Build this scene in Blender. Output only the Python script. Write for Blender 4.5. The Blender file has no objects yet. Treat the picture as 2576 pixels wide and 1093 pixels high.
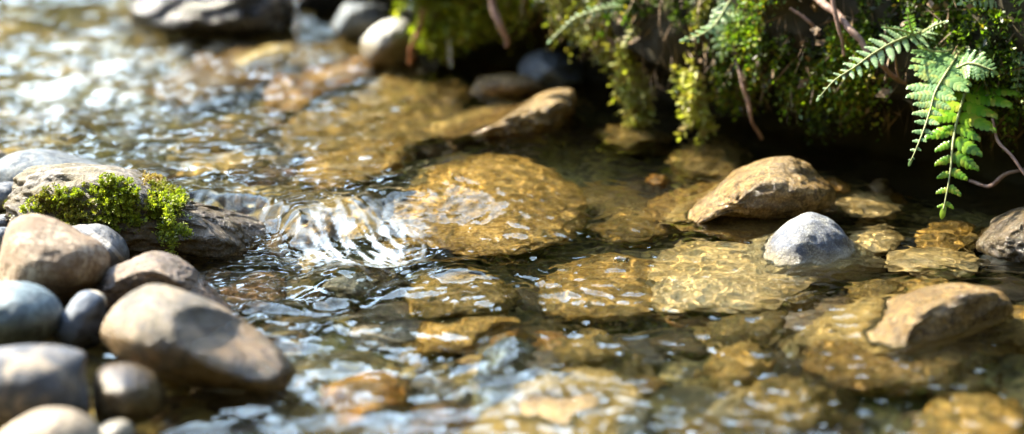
import bpy, math, random
import numpy as np
from mathutils import Vector, Matrix
R = math.radians
SC = bpy.context.scene
COL = SC.collection
random.seed(7)

# ------------------------------------------------------------------ camera
CAM_H = 0.75; PITCH = 17.0; LENS = 85.0
cam_d = bpy.data.cameras.new('camera'); cam = bpy.data.objects.new('camera', cam_d); COL.objects.link(cam)
cam.location = (0, 0, CAM_H); cam.rotation_euler = (R(90 - PITCH), 0, 0)
cam_d.lens = LENS; cam_d.sensor_width = 36; cam_d.clip_start = 0.05; cam_d.clip_end = 500
cam_d.dof.use_dof = True; cam_d.dof.focus_distance = 2.43; cam_d.dof.aperture_fstop = 2.2
cam_d.dof.aperture_blades = 0
SC.camera = cam

# ------------------------------------------------------------------ sky, sun, exposure
SUN_EL = 44.0
SUN_AZ = -58.0          # degrees from +Y (into the picture) towards +X; negative = from the left
w = bpy.data.worlds.new('World'); SC.world = w; w.use_nodes = True
nt = w.node_tree; N = nt.nodes; L_ = nt.links
bg = N['Background']; sky = N.new('ShaderNodeTexSky'); sky.sky_type = 'NISHITA'; sky.sun_disc = False
sky.sun_elevation = R(SUN_EL); sky.sun_rotation = R(SUN_AZ); sky.dust_density = 2.0; sky.air_density = 1.0
tc = N.new('ShaderNodeTexCoord'); no = N.new('ShaderNodeTexNoise'); no.inputs['Scale'].default_value = 2.6; no.inputs['Detail'].default_value = 6
rp = N.new('ShaderNodeValToRGB'); rp.color_ramp.elements[0].position = 0.36; rp.color_ramp.elements[1].position = 0.56
mx = N.new('ShaderNodeMix'); mx.data_type = 'RGBA'; mx.inputs['B'].default_value = (32, 44, 64, 1)   # added bluish cloud, brightened and massed ahead-left for the water's reflections
dt = N.new('ShaderNodeVectorMath'); dt.operation = 'DOT_PRODUCT'; dt.inputs[1].default_value = Vector((-0.50, 0.80, 0.35)).normalized()
md = N.new('ShaderNodeMapRange'); md.inputs['From Min'].default_value = 0.45; md.inputs['From Max'].default_value = 0.85; md.inputs['To Min'].default_value = 0.04
mm = N.new('ShaderNodeMath'); mm.operation = 'MULTIPLY'
L_.new(tc.outputs['Generated'], no.inputs['Vector']); L_.new(no.outputs['Fac'], rp.inputs['Fac'])
L_.new(tc.outputs['Generated'], dt.inputs[0]); L_.new(dt.outputs['Value'], md.inputs['Value']); L_.new(md.outputs['Result'], mm.inputs[0]); L_.new(rp.outputs['Color'], mm.inputs[1])
L_.new(mm.outputs[0], mx.inputs['Factor']); L_.new(sky.outputs['Color'], mx.inputs['A'])
L_.new(mx.outputs['Result'], bg.inputs['Color']); bg.inputs['Strength'].default_value = 0.06
sun_d = bpy.data.lights.new('sun', 'SUN'); sun = bpy.data.objects.new('sun', sun_d); COL.objects.link(sun)
sun_d.energy = 5.0; sun_d.angle = R(0.55); sun_d.color = (1.0, 0.90, 0.70)
sdir = Vector((math.sin(R(SUN_AZ)) * math.cos(R(SUN_EL)), math.cos(R(SUN_AZ)) * math.cos(R(SUN_EL)), math.sin(R(SUN_EL))))
sun.rotation_euler = sdir.to_track_quat('Z', 'Y').to_euler()
sun_d.cycles.is_caustics_light = True
vs = SC.view_settings; vs.view_transform = 'Standard'; vs.look = 'None'; vs.gamma = 1; vs.exposure = 2.4
SC.render.engine = 'CYCLES'
cy = SC.cycles
cy.use_denoising = True; cy.max_bounces = 10; cy.transmission_bounces = 8; cy.glossy_bounces = 3; cy.diffuse_bounces = 2
cy.transparent_max_bounces = 12
cy.caustics_reflective = False; cy.caustics_refractive = True
cy.sample_clamp_indirect = 6.0; cy.blur_glossy = 0.0

# ------------------------------------------------------------------ helpers: pixels of the photo (2576 wide) to points
FP = LENS / 36 * 2576
ct, st = math.cos(R(PITCH)), math.sin(R(PITCH))
RIGHT = Vector((1, 0, 0)); UP = Vector((0, st, ct)); FWD = Vector((0, ct, -st))
def ray(px, py):
    return RIGHT * ((px - 1288) / FP) + UP * ((546.5 - py) / FP) + FWD
def at(px, py, z=0.0):
    r = ray(px, py); t = (z - CAM_H) / r.z
    return Vector((0, 0, CAM_H)) + r * t
def atd(px, py, d):                                   # at depth d along the view axis
    return Vector((0, 0, CAM_H)) + ray(px, py) * d
def under(px, py, d, z=0.0):                          # a point d below the water whose refracted image is at the pixel
    p = at(px, py, z); h = Vector((p.x, p.y, 0)).normalized()
    return p + h * (1.03 * d) - Vector((0, 0, d))
def sstep(a, b, x):
    t = np.clip((x - a) / (b - a), 0, 1); return t * t * (3 - 2 * t)

_perm = np.random.RandomState(3).permutation(256).astype(np.int64); _perm = np.concatenate([_perm, _perm, _perm])
_g3 = np.random.RandomState(5).normal(size=(256, 3)); _g3 /= np.linalg.norm(_g3, axis=1)[:, None]
def perlin(x, y, z=0.0, seed=0):
    x = np.asarray(x, float) + seed * 17.31; y = np.asarray(y, float) + seed * 5.77; z = np.asarray(z, float) + seed * 3.11 + 0 * x
    xi, yi, zi = np.floor(x).astype(np.int64), np.floor(y).astype(np.int64), np.floor(z).astype(np.int64)
    xf, yf, zf = x - xi, y - yi, z - zi
    u, v, q = (t * t * t * (t * (t * 6 - 15) + 10) for t in (xf, yf, zf))
    def g(i, j, k):
        h = _perm[_perm[_perm[(xi + i) & 255] + ((yi + j) & 255)] + ((zi + k) & 255)]
        gr = _g3[h]; return gr[..., 0] * (xf - i) + gr[..., 1] * (yf - j) + gr[..., 2] * (zf - k)
    a = g(0, 0, 0) * (1 - u) + g(1, 0, 0) * u; b = g(0, 1, 0) * (1 - u) + g(1, 1, 0) * u
    c = g(0, 0, 1) * (1 - u) + g(1, 0, 1) * u; d = g(0, 1, 1) * (1 - u) + g(1, 1, 1) * u
    return ((a * (1 - v) + b * v) * (1 - q) + (c * (1 - v) + d * v) * q) * 1.5
def fbm(x, y, z=0.0, o=4, seed=0, gain=0.5):
    s = 0; a = 1
    for i in range(o):
        s = s + a * perlin(x * 2 ** i, y * 2 ** i, np.asarray(z) * 2 ** i, seed + i); a *= gain
    return s

def mesh_np(name, co, faces, smooth=True):
    me = bpy.data.meshes.new(name); co = np.asarray(co, np.float32); faces = np.asarray(faces, np.int32)
    n, k = faces.shape
    me.vertices.add(len(co)); me.vertices.foreach_set('co', co.ravel())
    me.loops.add(n * k); me.loops.foreach_set('vertex_index', faces.ravel())
    me.polygons.add(n); me.polygons.foreach_set('loop_start', np.arange(0, n * k, k, dtype=np.int32))
    me.update(calc_edges=True)
    if smooth: me.polygons.foreach_set('use_smooth', np.ones(n, bool))
    return me
def link(name, me, mat=None, parent=None, loc=None):
    o = bpy.data.objects.new(name, me); COL.objects.link(o)
    if mat is not None: me.materials.clear(); me.materials.append(mat)
    if parent is not None: o.parent = parent
    if loc is not None: o.location = loc
    return o
def tag(o, label=None, cat=None, group=None, kind=None):
    if label: o['label'] = label
    if cat: o['category'] = cat
    if group: o['group'] = group
    if kind: o['kind'] = kind
    return o
def receiver(o):
    o.cycles.is_caustics_receiver = True
def grid(name, xs, ys, Z, mat, extra=None):
    X, Y = np.meshgrid(xs, ys); nx, ny = len(xs), len(ys)
    co = np.stack([X.ravel(), Y.ravel(), Z.ravel()], 1)
    i = np.arange(nx * ny).reshape(ny, nx)
    f = np.stack([i[:-1, :-1].ravel(), i[:-1, 1:].ravel(), i[1:, 1:].ravel(), i[1:, :-1].ravel()], 1)
    me = mesh_np(name, co, f)
    if extra:
        for k, v in extra.items():
            a = me.attributes.new(k, 'FLOAT', 'POINT'); a.data.foreach_set('value', v.ravel().astype(np.float32))
    return link(name, me, mat)
def axis(pts):                                         # [(start, step), ...] + end: steps grow outside
    out = [pts[0][0]]
    for (a, s), (b, s2) in zip(pts[:-1], pts[1:]):
        while out[-1] < b - 1e-9:
            t = (out[-1] - a) / (b - a); out.append(min(b, out[-1] + s + (s2 - s) * t))
    return np.array(out)

# ------------------------------------------------------------------ node helper
class NT:
    def __init__(s, name):
        s.m = bpy.data.materials.new(name); s.m.use_nodes = True; s.n = s.m.node_tree.nodes; s.l = s.m.node_tree.links
        s.n.clear(); s.out = s.n.new('ShaderNodeOutputMaterial')
    def new(s, t, **k):
        n = s.n.new(t)
        for a, b in k.items():
            if a.startswith('i_'): n.inputs[a[2:].replace('_', ' ')].default_value = b
            else: setattr(n, a, b)
        return n
    def lk(s, a, b): s.l.new(a, b)
    def noise(s, vec, scale, detail=5, rough=0.6, dist=0.0):
        n = s.new('ShaderNodeTexNoise'); n.inputs['Scale'].default_value = scale; n.inputs['Detail'].default_value = detail
        n.inputs['Roughness'].default_value = rough; n.inputs['Distortion'].default_value = dist; s.lk(vec, n.inputs['Vector']); return n.outputs['Fac']
    def ramp(s, fac, stops, interp='LINEAR'):
        r = s.new('ShaderNodeValToRGB'); cr = r.color_ramp; cr.interpolation = interp
        while len(cr.elements) < len(stops): cr.elements.new(0.5)
        for e, (p, c) in zip(cr.elements, stops):
            e.position = p; e.color = (c[0], c[1], c[2], 1) if isinstance(c, (tuple, list)) else (c, c, c, 1)
        s.lk(fac, r.inputs['Fac']); return r.outputs['Color']
    def mix(s, fac, a, b, mode='MIX'):
        m = s.new('ShaderNodeMix', data_type='RGBA', blend_type=mode)
        for v, k in ((fac, 'Factor'), (a, 'A'), (b, 'B')):
            if hasattr(v, 'links'): s.lk(v, m.inputs[k])
            else:
                m.inputs[k].default_value = v if k == 'Factor' else ((v[0], v[1], v[2], 1) if isinstance(v, (tuple, list)) else (v, v, v, 1))
        return m.outputs['Result']
    def math(s, op, a, b=0.0, clamp=False):
        m = s.new('ShaderNodeMath', operation=op, use_clamp=clamp)
        for v, k in ((a, 0), (b, 1)):
            if hasattr(v, 'links'): s.lk(v, m.inputs[k])
            else: m.inputs[k].default_value = v
        return m.outputs[0]

LV = 0.025            # level of the upper pool above the lower one
def stone_mat(name, c1, c2, c3=None, scale=14, speck=0.25, vein=None, wet=(0.004, 0.022), rough=0.62, algae=0.0, film=0.0, bump=0.5, patch=None, under=None):
    scale *= 2.1; patch = patch and (patch[0], patch[1] * 1.9, patch[2])
    s = NT(name); t = s.new('ShaderNodeTexCoord').outputs['Object']
    geo = s.new('ShaderNodeNewGeometry')
    sx = s.new('ShaderNodeSeparateXYZ'); s.lk(geo.outputs['Position'], sx.inputs[0])
    oi = s.new('ShaderNodeObjectInfo'); mv = s.new('ShaderNodeVectorMath', operation='ADD'); s.lk(t, mv.inputs[0])
    rv = s.math('MULTIPLY', oi.outputs['Random'], 13.0); s.lk(rv, mv.inputs[1]); t = mv.outputs[0]
    big = s.noise(t, scale, 4, 0.55, 0.6); mid = s.noise(t, scale * 5, 6, 0.7, 0.3); fine = s.noise(t, scale * 15, 4, 0.7)
    col = s.ramp(big, [(0.40, c1), (0.58, c2)])
    if c3: col = s.mix(s.ramp(mid, [(0.46, 0.0), (0.57, 0.85)]), col, c3)
    col = s.mix(s.math('MULTIPLY', s.ramp(fine, [(0.40, 1.0), (0.60, 0.0)]), speck), col, tuple(c * 0.35 for c in c1))
    col = s.mix(s.math('MULTIPLY', s.ramp(fine, [(0.58, 0.0), (0.75, 1.0)]), speck), col, tuple(min(0.7, c * 1.7) for c in c2))
    if patch:                                          # (colour, scale, threshold): a large paler or darker patch with a soft edge
        pf = s.ramp(s.noise(t, patch[1], 7, 0.62, 0.5), [(patch[2] - 0.06, 0.0), (patch[2] + 0.05, 1.0)])
        col = s.mix(s.math('MULTIPLY', pf, 0.85), col, patch[0])
    if vein:
        wv = s.new('ShaderNodeTexWave', wave_type='BANDS', bands_direction='DIAGONAL'); wv.inputs['Scale'].default_value = vein[1]
        wv.inputs['Distortion'].default_value = 5.0; wv.inputs['Detail'].default_value = 3; s.lk(t, wv.inputs['Vector'])
        col = s.mix(s.ramp(wv.outputs['Fac'], [(0.90, 0.0), (0.97, 0.9)]), col, vein[0])
    if algae:
        af = s.math('MULTIPLY', s.ramp(s.noise(t, scale * 2.2, 5, 0.6), [(0.42, 0.0), (0.60, 1.0)]), algae)
        col = s.mix(af, col, (0.10, 0.075, 0.018))
    # wetness near and under the waterline, with a wandering edge
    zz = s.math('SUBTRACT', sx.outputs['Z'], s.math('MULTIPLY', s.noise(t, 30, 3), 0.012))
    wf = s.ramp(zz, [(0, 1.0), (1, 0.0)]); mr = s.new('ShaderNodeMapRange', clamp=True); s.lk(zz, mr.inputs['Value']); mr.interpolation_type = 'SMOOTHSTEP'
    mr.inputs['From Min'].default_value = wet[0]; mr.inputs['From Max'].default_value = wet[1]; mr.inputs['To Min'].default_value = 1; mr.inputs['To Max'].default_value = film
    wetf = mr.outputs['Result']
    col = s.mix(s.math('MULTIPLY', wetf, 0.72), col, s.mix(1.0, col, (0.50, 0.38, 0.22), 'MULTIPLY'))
    if under:                                          # ochre algae coat on what always lies under water
        mu = s.new('ShaderNodeMapRange', clamp=True); s.lk(zz, mu.inputs['Value']); mu.inputs['From Min'].default_value = -0.012; mu.inputs['From Max'].default_value = under[1]; mu.inputs['To Min'].default_value = 0.85; mu.inputs['To Max'].default_value = 0
        col = s.mix(mu.outputs['Result'], col, s.mix(mid, tuple(c * 0.45 for c in under[0]), tuple(c * 1.4 for c in under[0])))
    b = s.new('ShaderNodeBsdfPrincipled'); s.lk(col, b.inputs['Base Color'])
    ro = s.mix(wetf, rough, 0.13); s.lk(ro, b.inputs['Roughness'])
    b.inputs['IOR'].default_value = 1.45
    bp = s.new('ShaderNodeBump'); bp.inputs['Strength'].default_value = bump; bp.inputs['Distance'].default_value = 0.006
    hsum = s.math('ADD', s.math('MULTIPLY', mid, 0.7), s.math('MULTIPLY', fine, 0.3)); s.lk(hsum, bp.inputs['Height']); s.lk(bp.outputs[0], b.inputs['Normal'])
    s.lk(b.outputs[0], s.out.inputs[0]); return s.m

# ------------------------------------------------------------------ stones
_ico = {}
def ico(sub):
    if sub not in _ico:
        import bmesh
        bm = bmesh.new(); bmesh.ops.create_icosphere(bm, subdivisions=sub, radius=1.0)
        co = np.array([v.co[:] for v in bm.verts]); fa = np.array([[v.index for v in f.verts] for f in bm.faces]); bm.free()
        _ico[sub] = (co, fa)
    return _ico[sub]
def catmull(pts, n=24):
    P = np.array(pts, float); out = []
    m = len(P)
    for i in range(m):
        p0, p1, p2, p3 = P[i - 1], P[i], P[(i + 1) % m], P[(i + 2) % m]
        for t in np.linspace(0, 1, n, endpoint=False):
            out.append(0.5 * ((2 * p1) + (-p0 + p2) * t + (2 * p0 - 5 * p1 + 4 * p2 - p3) * t * t + (-p0 + 3 * p1 - 3 * p2 + p3) * t ** 3))
    return np.array(out)
def rough_up(d, seed, amp, freq, facets=0, ridg=0.0):
    p = d.copy(); rs = np.random.RandomState(seed)
    for _ in range(facets):
        n = rs.normal(size=3); n /= np.linalg.norm(n); dd = rs.uniform(0.62, 0.88)
        k = np.maximum(p @ n - dd, 0); p = p - (k * 0.88)[:, None] * n
    n1 = fbm(d[:, 0] * freq, d[:, 1] * freq, d[:, 2] * freq, 5, seed)
    p = p * (1 + amp * n1)[:, None]
    if ridg:
        r = 1 - np.abs(fbm(d[:, 0] * 2.2, d[:, 1] * 2.2 + 0.3 * n1, d[:, 2] * 2.2, 4, seed + 9)); p = p * (1 + ridg * (r - 0.8))[:, None]
    return p
STONES = {}
def stone(name, label, outline, depth, thick, mat, sub=5, seed=1, amp=0.05, freq=1.6, facets=0, ridg=0.0, cat='stone', group=None, parent=None, box=0.0, lean=0.0, taper=0.0):
    """a stone whose outline (photo pixels) stands at its own distance; thick = half depth in metres"""
    c = catmull(outline); lo, hi = c.min(0), c.max(0); mid = (lo + hi) / 2; half = (hi - lo) / 2
    q = (c - mid) / half; q[:, 1] *= -1
    ang = np.arctan2(q[:, 1], q[:, 0]); rad = np.hypot(q[:, 0], q[:, 1]); o = np.argsort(ang); ang, rad = ang[o], rad[o]
    d, fa = ico(sub); p = rough_up(d, seed, amp, freq, facets, ridg)
    th = np.arctan2(d[:, 1], d[:, 0]); r = np.interp(th, ang, rad, period=2 * math.pi)
    if box: rho = np.hypot(d[:, 0], d[:, 1]); p = p * (1 + box * (np.clip(np.abs(d[:, 2]), 0, 0.7) * rho))[:, None]
    ctr = atd(mid[0], mid[1], depth); s = depth / FP
    loc = (RIGHT.to_tuple(), UP.to_tuple(), FWD.to_tuple())
    M = np.array(loc)
    u = p[:, 0] * r * half[0] * s; v = p[:, 1] * r * half[1] * s; wv = p[:, 2] * thick * (1 - taper * np.clip(p[:, 0], 0, 1)) + lean * u
    co = u[:, None] * M[0] + v[:, None] * M[1] + wv[:, None] * M[2]
    ob = link(name, mesh_np(name, co, fa[:, ::-1]), mat, parent)
    ob.location = ctr; receiver(ob)
    if parent is None: tag(ob, label, cat, group)
    STONES.setdefault(name, []).append((ob, co + np.array(ctr)))
    return ob
def pebble(name, label, ctr, a, b, c, mat, rot=0.0, sub=4, seed=1, amp=0.10, freq=1.1, facets=3, ridg=0.0, cat='stone', group=None, tilt=0.0, flat=0.0):
    d, fa = ico(sub); p = rough_up(d, seed, amp, freq, facets, ridg)
    co = p * np.array([a, b, c])
    M = np.array(Matrix.Rotation(rot, 3, 'Z') @ Matrix.Rotation(tilt, 3, 'Y'))
    co = co @ M.T
    ob = link(name, mesh_np(name, co, fa), mat); ob.location = ctr; receiver(ob); tag(ob, label, cat, group)
    return ob
# ------------------------------------------------------------------ water level, ripples, bed
_cp = [(-600, 575), (100, 535), (560, 535), (640, 545), (700, 566), (745, 598), (800, 596), (960, 560), (1100, 572), (1300, 585), (1500, 560), (2100, 500), (3200, 480)]
_cw = [at(px, py, LV / 2) for px, py in _cp]; _cx = [p.x for p in _cw]; _cyv = [p.y for p in _cw]
_wx = [at(px, 590).x for px in (650, 800, 1000, 1250, 1600, 2200)]
def level(x, y):
    yc = np.interp(x, _cx, _cyv); wd = np.interp(x, _wx, (0.06, 0.075, 0.10, 0.28, 0.6, 0.8))
    base = LV * sstep(yc - 0.25 * wd, yc + 0.75 * wd, y)
    # the run of white water far up on the left comes down a step
    up = sstep(3.25, 4.1, y - 0.35 * (x + 0.9)) * sstep(-0.10, -0.42, x)
    return base + 0.07 * up
def gauss(x, y, cx, cy, rx, ry, rot=0.0):
    c, s = math.cos(rot), math.sin(rot); u = ((x - cx) * c + (y - cy) * s) / rx; v = (-(x - cx) * s + (y - cy) * c) / ry
    return np.exp(-(u * u + v * v))
def gp(x, y, px, py, rx, ry, rot=0.0):
    p = at(px, py); return gauss(x, y, p.x, p.y, rx, ry, rot)
def blob(x, y, px, py, rpx, rpy, z=0.0, pw=1.0):     # soft patch given by its extent in the photo, as a patch of ground
    p = at(px, py, z); rx = rpx / FP * p.length; ry = (at(px, py - rpy, z) - at(px, py + rpy, z)).length / 2
    return np.exp(-(((x - p.x) / rx) ** 2 + ((y - p.y) / ry) ** 2) ** pw)
def water_z(x, y, detail=True):
    z = level(x, y)
    hump = (0.010 * blob(x, y, 1150, 700, 150, 60) + 0.009 * blob(x, y, 880, 690, 80, 35) - 0.007 * blob(x, y, 1000, 650, 130, 25)
            + 0.010 * blob(x, y, 1220, 470, 230, 70, LV) - 0.009 * blob(x, y, 1160, 575, 120, 30) + 0.012 * blob(x, y, 1290, 880, 60, 35)
            + 0.012 * blob(x, y, 1350, 960, 170, 60) + 0.006 * blob(x, y, 1540, 668, 60, 14) + 0.006 * blob(x, y, 1750, 640, 120, 40)
            + 0.007 * blob(x, y, 2200, 800, 150, 60) + 0.006 * blob(x, y, 1300, 320, 150, 60, LV) + 0.006 * blob(x, y, 1850, 480, 180, 50, LV)
            - 0.006 * blob(x, y, 1430, 770, 160, 30))
    z = z + hump
    if not detail: return z
    wx = x + 0.020 * perlin(x * 9, y * 9, 0, 21); wy = y + 0.020 * perlin(x * 9, y * 9, 0, 22)
    # where the water is choppy (slope scale)
    left = sstep(0.03, -0.14, x) * sstep(2.42, 2.55, y)
    front = blob(x, y, 880, 860, 420, 230, 0, 2.0)
    casc = blob(x, y, 930, 590, 210, 75, LV / 2, 1.4); mid = blob(x, y, 1180, 700, 330, 80, 0, 1.5)
    far_l = sstep(3.1, 3.7, y) * sstep(0.0, -0.3, x)
    chop = 0.55 + 1.55 * left + 1.5 * front + 0.8 * mid + 0.1 * casc + 0.2 * far_l
    chop = chop * (1 - 0.93 * blob(x, y, 550, 690, 110, 42, 0, 2.0)) * (1 - 0.5 * sstep(0.0, 0.35, x) * sstep(2.55, 2.75, y))
    chop = chop * (0.75 + 0.55 * perlin(x * 5, y * 3.5, 0, 31))
    n1 = perlin(wx * 17, wy * 21, 0, 1); n2 = perlin(wx * 33, wy * 42, 0, 2); chop = chop * (1 - 0.35 * blob(x, y, 250, 60, 600, 170, LV)); n3 = 0.5 - np.abs(perlin(wx * 62, wy * 70, 0, 3)); n4 = perlin(wx * 125, wy * 140, 0, 4)
    z = z + chop * ((0.0032 + 0.0030 * front) * n1 + (0.0016 - 0.0007 * front) * n2 + 0.00035 * n3 + 0.00010 * n4)
    # fine cells that draw the light net on the stones of the calm side
    calm = np.clip(1.0 - 0.6 * left - 0.6 * front, 0, 1)
    cell = 1 - np.abs(perlin(wx * 42, wy * 42, 0, 11)) * 2
    z = z + calm * (0.0016 * cell + 0.0006 * (1 - 2 * np.abs(perlin(wx * 85, wy * 85, 0, 12))))
    # streaks running down the small fall and fans of capillary ripples below it
    p = at(860, 540, LV); fx = x - p.x; fy = p.y - y; an = np.arctan2(fx, fy + 0.12); rr = np.hypot(fx, fy + 0.12)
    cu = fx * 0.93 + fy * -0.37 + 0.009 * perlin(x * 14, y * 12, 0, 43); cv = fx * 0.37 + fy * 0.93
    z = z + casc * (0.0020 * perlin(cu * 55, cv * 7, 0, 41) + 0.0009 * perlin(cu * 120, cv * 14, 0, 42))
    q = at(1000, 560, 0); r2 = np.hypot(x - q.x, (y - q.y)) + 0.008 * perlin(x * 14, y * 14, 0, 51)
    z = z + (blob(x, y, 830, 655, 260, 35, 0, 1.5) * 0.0006 + blob(x, y, 1300, 720, 190, 55, 0, 1.5) * 0.0007) * np.sin(r2 * 2 * math.pi / 0.0125) * (0.4 + 0.9 * perlin(x * 25, y * 16, 0, 52))
    return z
def bed_z(x, y):
    lv = level(x, y)
    z = lv - 0.085 + 0.016 * fbm(x * 3, y * 3, 0, 3, 61) + 0.008 * fbm(x * 14, y * 14, 0, 3, 62)
    sh = at(560, 700).x                                # the stony shore on the left, near
    shore = sstep(sh + 0.03, sh - 0.16, x + 0.10 * (y - 2.1)) * sstep(2.55, 2.35, y)
    z = z + shore * 0.10
    z = z - 0.06 * shore * sstep(2.02, 1.85, y)
    far = np.maximum(0, np.hypot(x, y - 2.5) - 3.5); z = z + np.minimum(far * 0.25, 1.2) + 0.05 * np.minimum(far, 2) * perlin(x * 0.5, y * 0.5, 0, 63)
    return z

# -------- materials of the setting
s = NT('water'); g = s.new('ShaderNodeBsdfGlass'); g.inputs['IOR'].default_value = 1.333; g.inputs['Roughness'].default_value = 0.0
g.inputs['Color'].default_value = (1.0, 0.97, 0.83, 1)
at_ = s.new('ShaderNodeAttribute', attribute_name='foam'); df = s.new('ShaderNodeBsdfDiffuse'); df.inputs['Color'].default_value = (0.66, 0.76, 0.86, 1)
ms = s.new('ShaderNodeMixShader'); s.lk(at_.outputs['Fac'], ms.inputs[0]); s.lk(g.outputs[0], ms.inputs[1]); s.lk(df.outputs[0], ms.inputs[2])
s.lk(ms.outputs[0], s.out.inputs[0]); M_WATER = s.m

s = NT('gravel'); t = s.new('ShaderNodeTexCoord').outputs['Object']
v = s.new('ShaderNodeTexVoronoi'); v.inputs['Scale'].default_value = 42; v.inputs['Randomness'].default_value = 1.0; s.lk(t, v.inputs['Vector'])
cr = s.ramp(s.noise(v.outputs['Color'], 3.0, 1), [(0.35, (0.10, 0.07, 0.02)), (0.5, (0.26, 0.19, 0.06)), (0.62, (0.42, 0.30, 0.10)), (0.7, (0.22, 0.20, 0.11))])
cr = s.mix(s.ramp(s.noise(t, 7, 4), [(0.42, 0.0), (0.6, 0.85)]), cr, (0.075, 0.075, 0.015))
cr = s.mix(s.ramp(v.outputs['Distance'], [(0.35, 0.0), (0.7, 0.8)]), cr, (0.02, 0.016, 0.006))
b = s.new('ShaderNodeBsdfPrincipled'); s.lk(cr, b.inputs['Base Color']); b.inputs['Roughness'].default_value = 0.7
bp = s.new('ShaderNodeBump'); bp.inputs['Strength'].default_value = 0.9; bp.inputs['Distance'].default_value = 0.01; bp.invert = True
s.lk(v.outputs['Distance'], bp.inputs['Height']); s.lk(bp.outputs[0], b.inputs['Normal']); s.lk(b.outputs[0], s.out.inputs[0]); M_BED = s.m

# -------- stream bed: one ground sheet out to the horizon
ax = axis([(-40, 8), (-3, 0.3), (-1.0, 0.008), (1.2, 0.008), (3.2, 0.3), (40, 8)]); ay = axis([(-30, 8), (0.4, 0.3), (1.6, 0.008), (3.6, 0.010), (6, 0.4), (40, 8)])
X, Y = np.meshgrid(ax, ay); bed = grid('stream_bed', ax, ay, bed_z(X, Y), M_BED); tag(bed, kind='structure'); receiver(bed)

# -------- water: one rippled sheet
DX = 0.0022 if not globals().get('QUICK') else 0.005
ax = axis([(-1.6, 0.05), (-0.72, DX), (0.78, DX), (1.8, 0.05)]); ay = axis([(1.2, 0.03), (1.72, DX), (2.9, DX * 1.3), (3.7, DX * 2.4), (4.6, 0.03)])
X, Y = np.meshgrid(ax, ay); Z = water_z(X, Y)
fo = blob(X, Y, 170, 60, 260, 90, 0.1, 1.2) * 0.3 * sstep(0.05, 0.5, perlin(X * 26, Y * 12, 0, 71) + 0.6 * perlin(X * 80, Y * 60, 0, 72) + 0.1)
p = at(860, 540, LV); fa_ = np.arctan2(X - p.x, p.y - Y + 0.12); fr_ = np.hypot(X - p.x, p.y - Y + 0.12)
fo = fo + 0.50 * blob(X, Y, 900, 600, 150, 48, 0.01, 1.6) * sstep(0.45, 0.85, 1 - 2.6 * np.abs(perlin(((X - p.x) * 0.93 - (p.y - Y) * 0.37 + 0.012 * perlin(X * 16, Y * 16, 0, 43)) * 90, (p.y - Y) * 15, 0, 73)) + 0.75 * perlin(X * 70, Y * 70, 0, 74))
water = grid('water', ax, ay, Z, M_WATER, {'foam': np.clip(fo, 0, 1)}); tag(water, kind='structure'); water.cycles.is_caustics_caster = True
def dep(px, py, z=0.0): return (at(px, py, z) - Vector((0, 0, CAM_H))).dot(FWD)
# ------------------------------------------------------------------ stone materials
G_ = lambda *a, **k: stone_mat(*a, **k)
m_bluegrey = G_('blue_grey_stone', (0.055, 0.07, 0.09), (0.13, 0.155, 0.18), (0.19, 0.20, 0.19), 9, 0.35)
m_mossrock = G_('ridged_grey_stone', (0.13, 0.115, 0.095), (0.30, 0.26, 0.21), (0.10, 0.09, 0.08), 10, 0.5, algae=0.7, bump=1.0, wet=(0.03, 0.07))
m_slate = G_('matte_blue_stone', (0.045, 0.06, 0.08), (0.12, 0.145, 0.17), (0.17, 0.18, 0.175), 10, 0.4, wet=(-0.06, -0.03), rough=0.85)
m_dark = G_('dark_slate_stone', (0.05, 0.06, 0.075), (0.13, 0.14, 0.16), (0.22, 0.22, 0.22), 12, 0.3)
m_cream = G_('cream_stone', (0.20, 0.125, 0.065), (0.46, 0.37, 0.26), (0.17, 0.10, 0.055), 17, 0.5, bump=0.9, wet=(0.02,0.05))
m_greyband = G_('grey_banded_stone', (0.07, 0.075, 0.085), (0.16, 0.155, 0.15), None, 12, 0.4, vein=((0.30, 0.28, 0.25), 9))
m_brownpink = G_('brown_pink_stone', (0.12, 0.085, 0.06), (0.36, 0.25, 0.17), (0.09, 0.075, 0.075), 16, 0.45, bump=1.0, algae=0.3, wet=(0.02,0.05))
m_big = G_('tan_and_grey_stone', (0.06, 0.05, 0.04), (0.24, 0.195, 0.14), (0.09, 0.08, 0.08), 13, 0.4, patch=((0.36, 0.27, 0.17), 8, 0.53), bump=0.8, wet=(0.03,0.065), algae=0.35)
m_blue = G_('teal_blue_stone', (0.06, 0.09, 0.11), (0.18, 0.24, 0.26), (0.07, 0.09, 0.11), 12, 0.4, wet=(0.03,0.05))
m_veined = G_('dark_veined_stone', (0.045, 0.055, 0.075), (0.11, 0.13, 0.16), None, 12, 0.3, vein=((0.50, 0.42, 0.30), 4.5))
m_patchy = G_('grey_patchy_stone', (0.04, 0.045, 0.055), (0.10, 0.105, 0.12), None, 12, 0.4, patch=((0.30, 0.24, 0.17), 9, 0.56), bump=0.6, rough=0.8)  # pale patches by noise over dark grey
m_wetbrown = G_('wet_brown_stone', (0.04, 0.03, 0.015), (0.12, 0.085, 0.04), (0.20, 0.17, 0.11), 11, 0.3, wet=(0.06, 0.08), film=0.7)
m_tan = G_('tan_stone', (0.22, 0.17, 0.11), (0.38, 0.30, 0.20), (0.16,0.12,0.08), 10, 0.3, bump=0.5)
m_gold = G_('golden_stone', (0.44, 0.31, 0.09), (0.70, 0.52, 0.20), (0.24, 0.16, 0.05), 11, 0.35, algae=0.3, bump=0.8)
m_olive = G_('olive_stone', (0.26, 0.21, 0.08), (0.50, 0.39, 0.17), (0.15, 0.12, 0.04), 12, 0.35, algae=0.5, bump=0.8)
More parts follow.
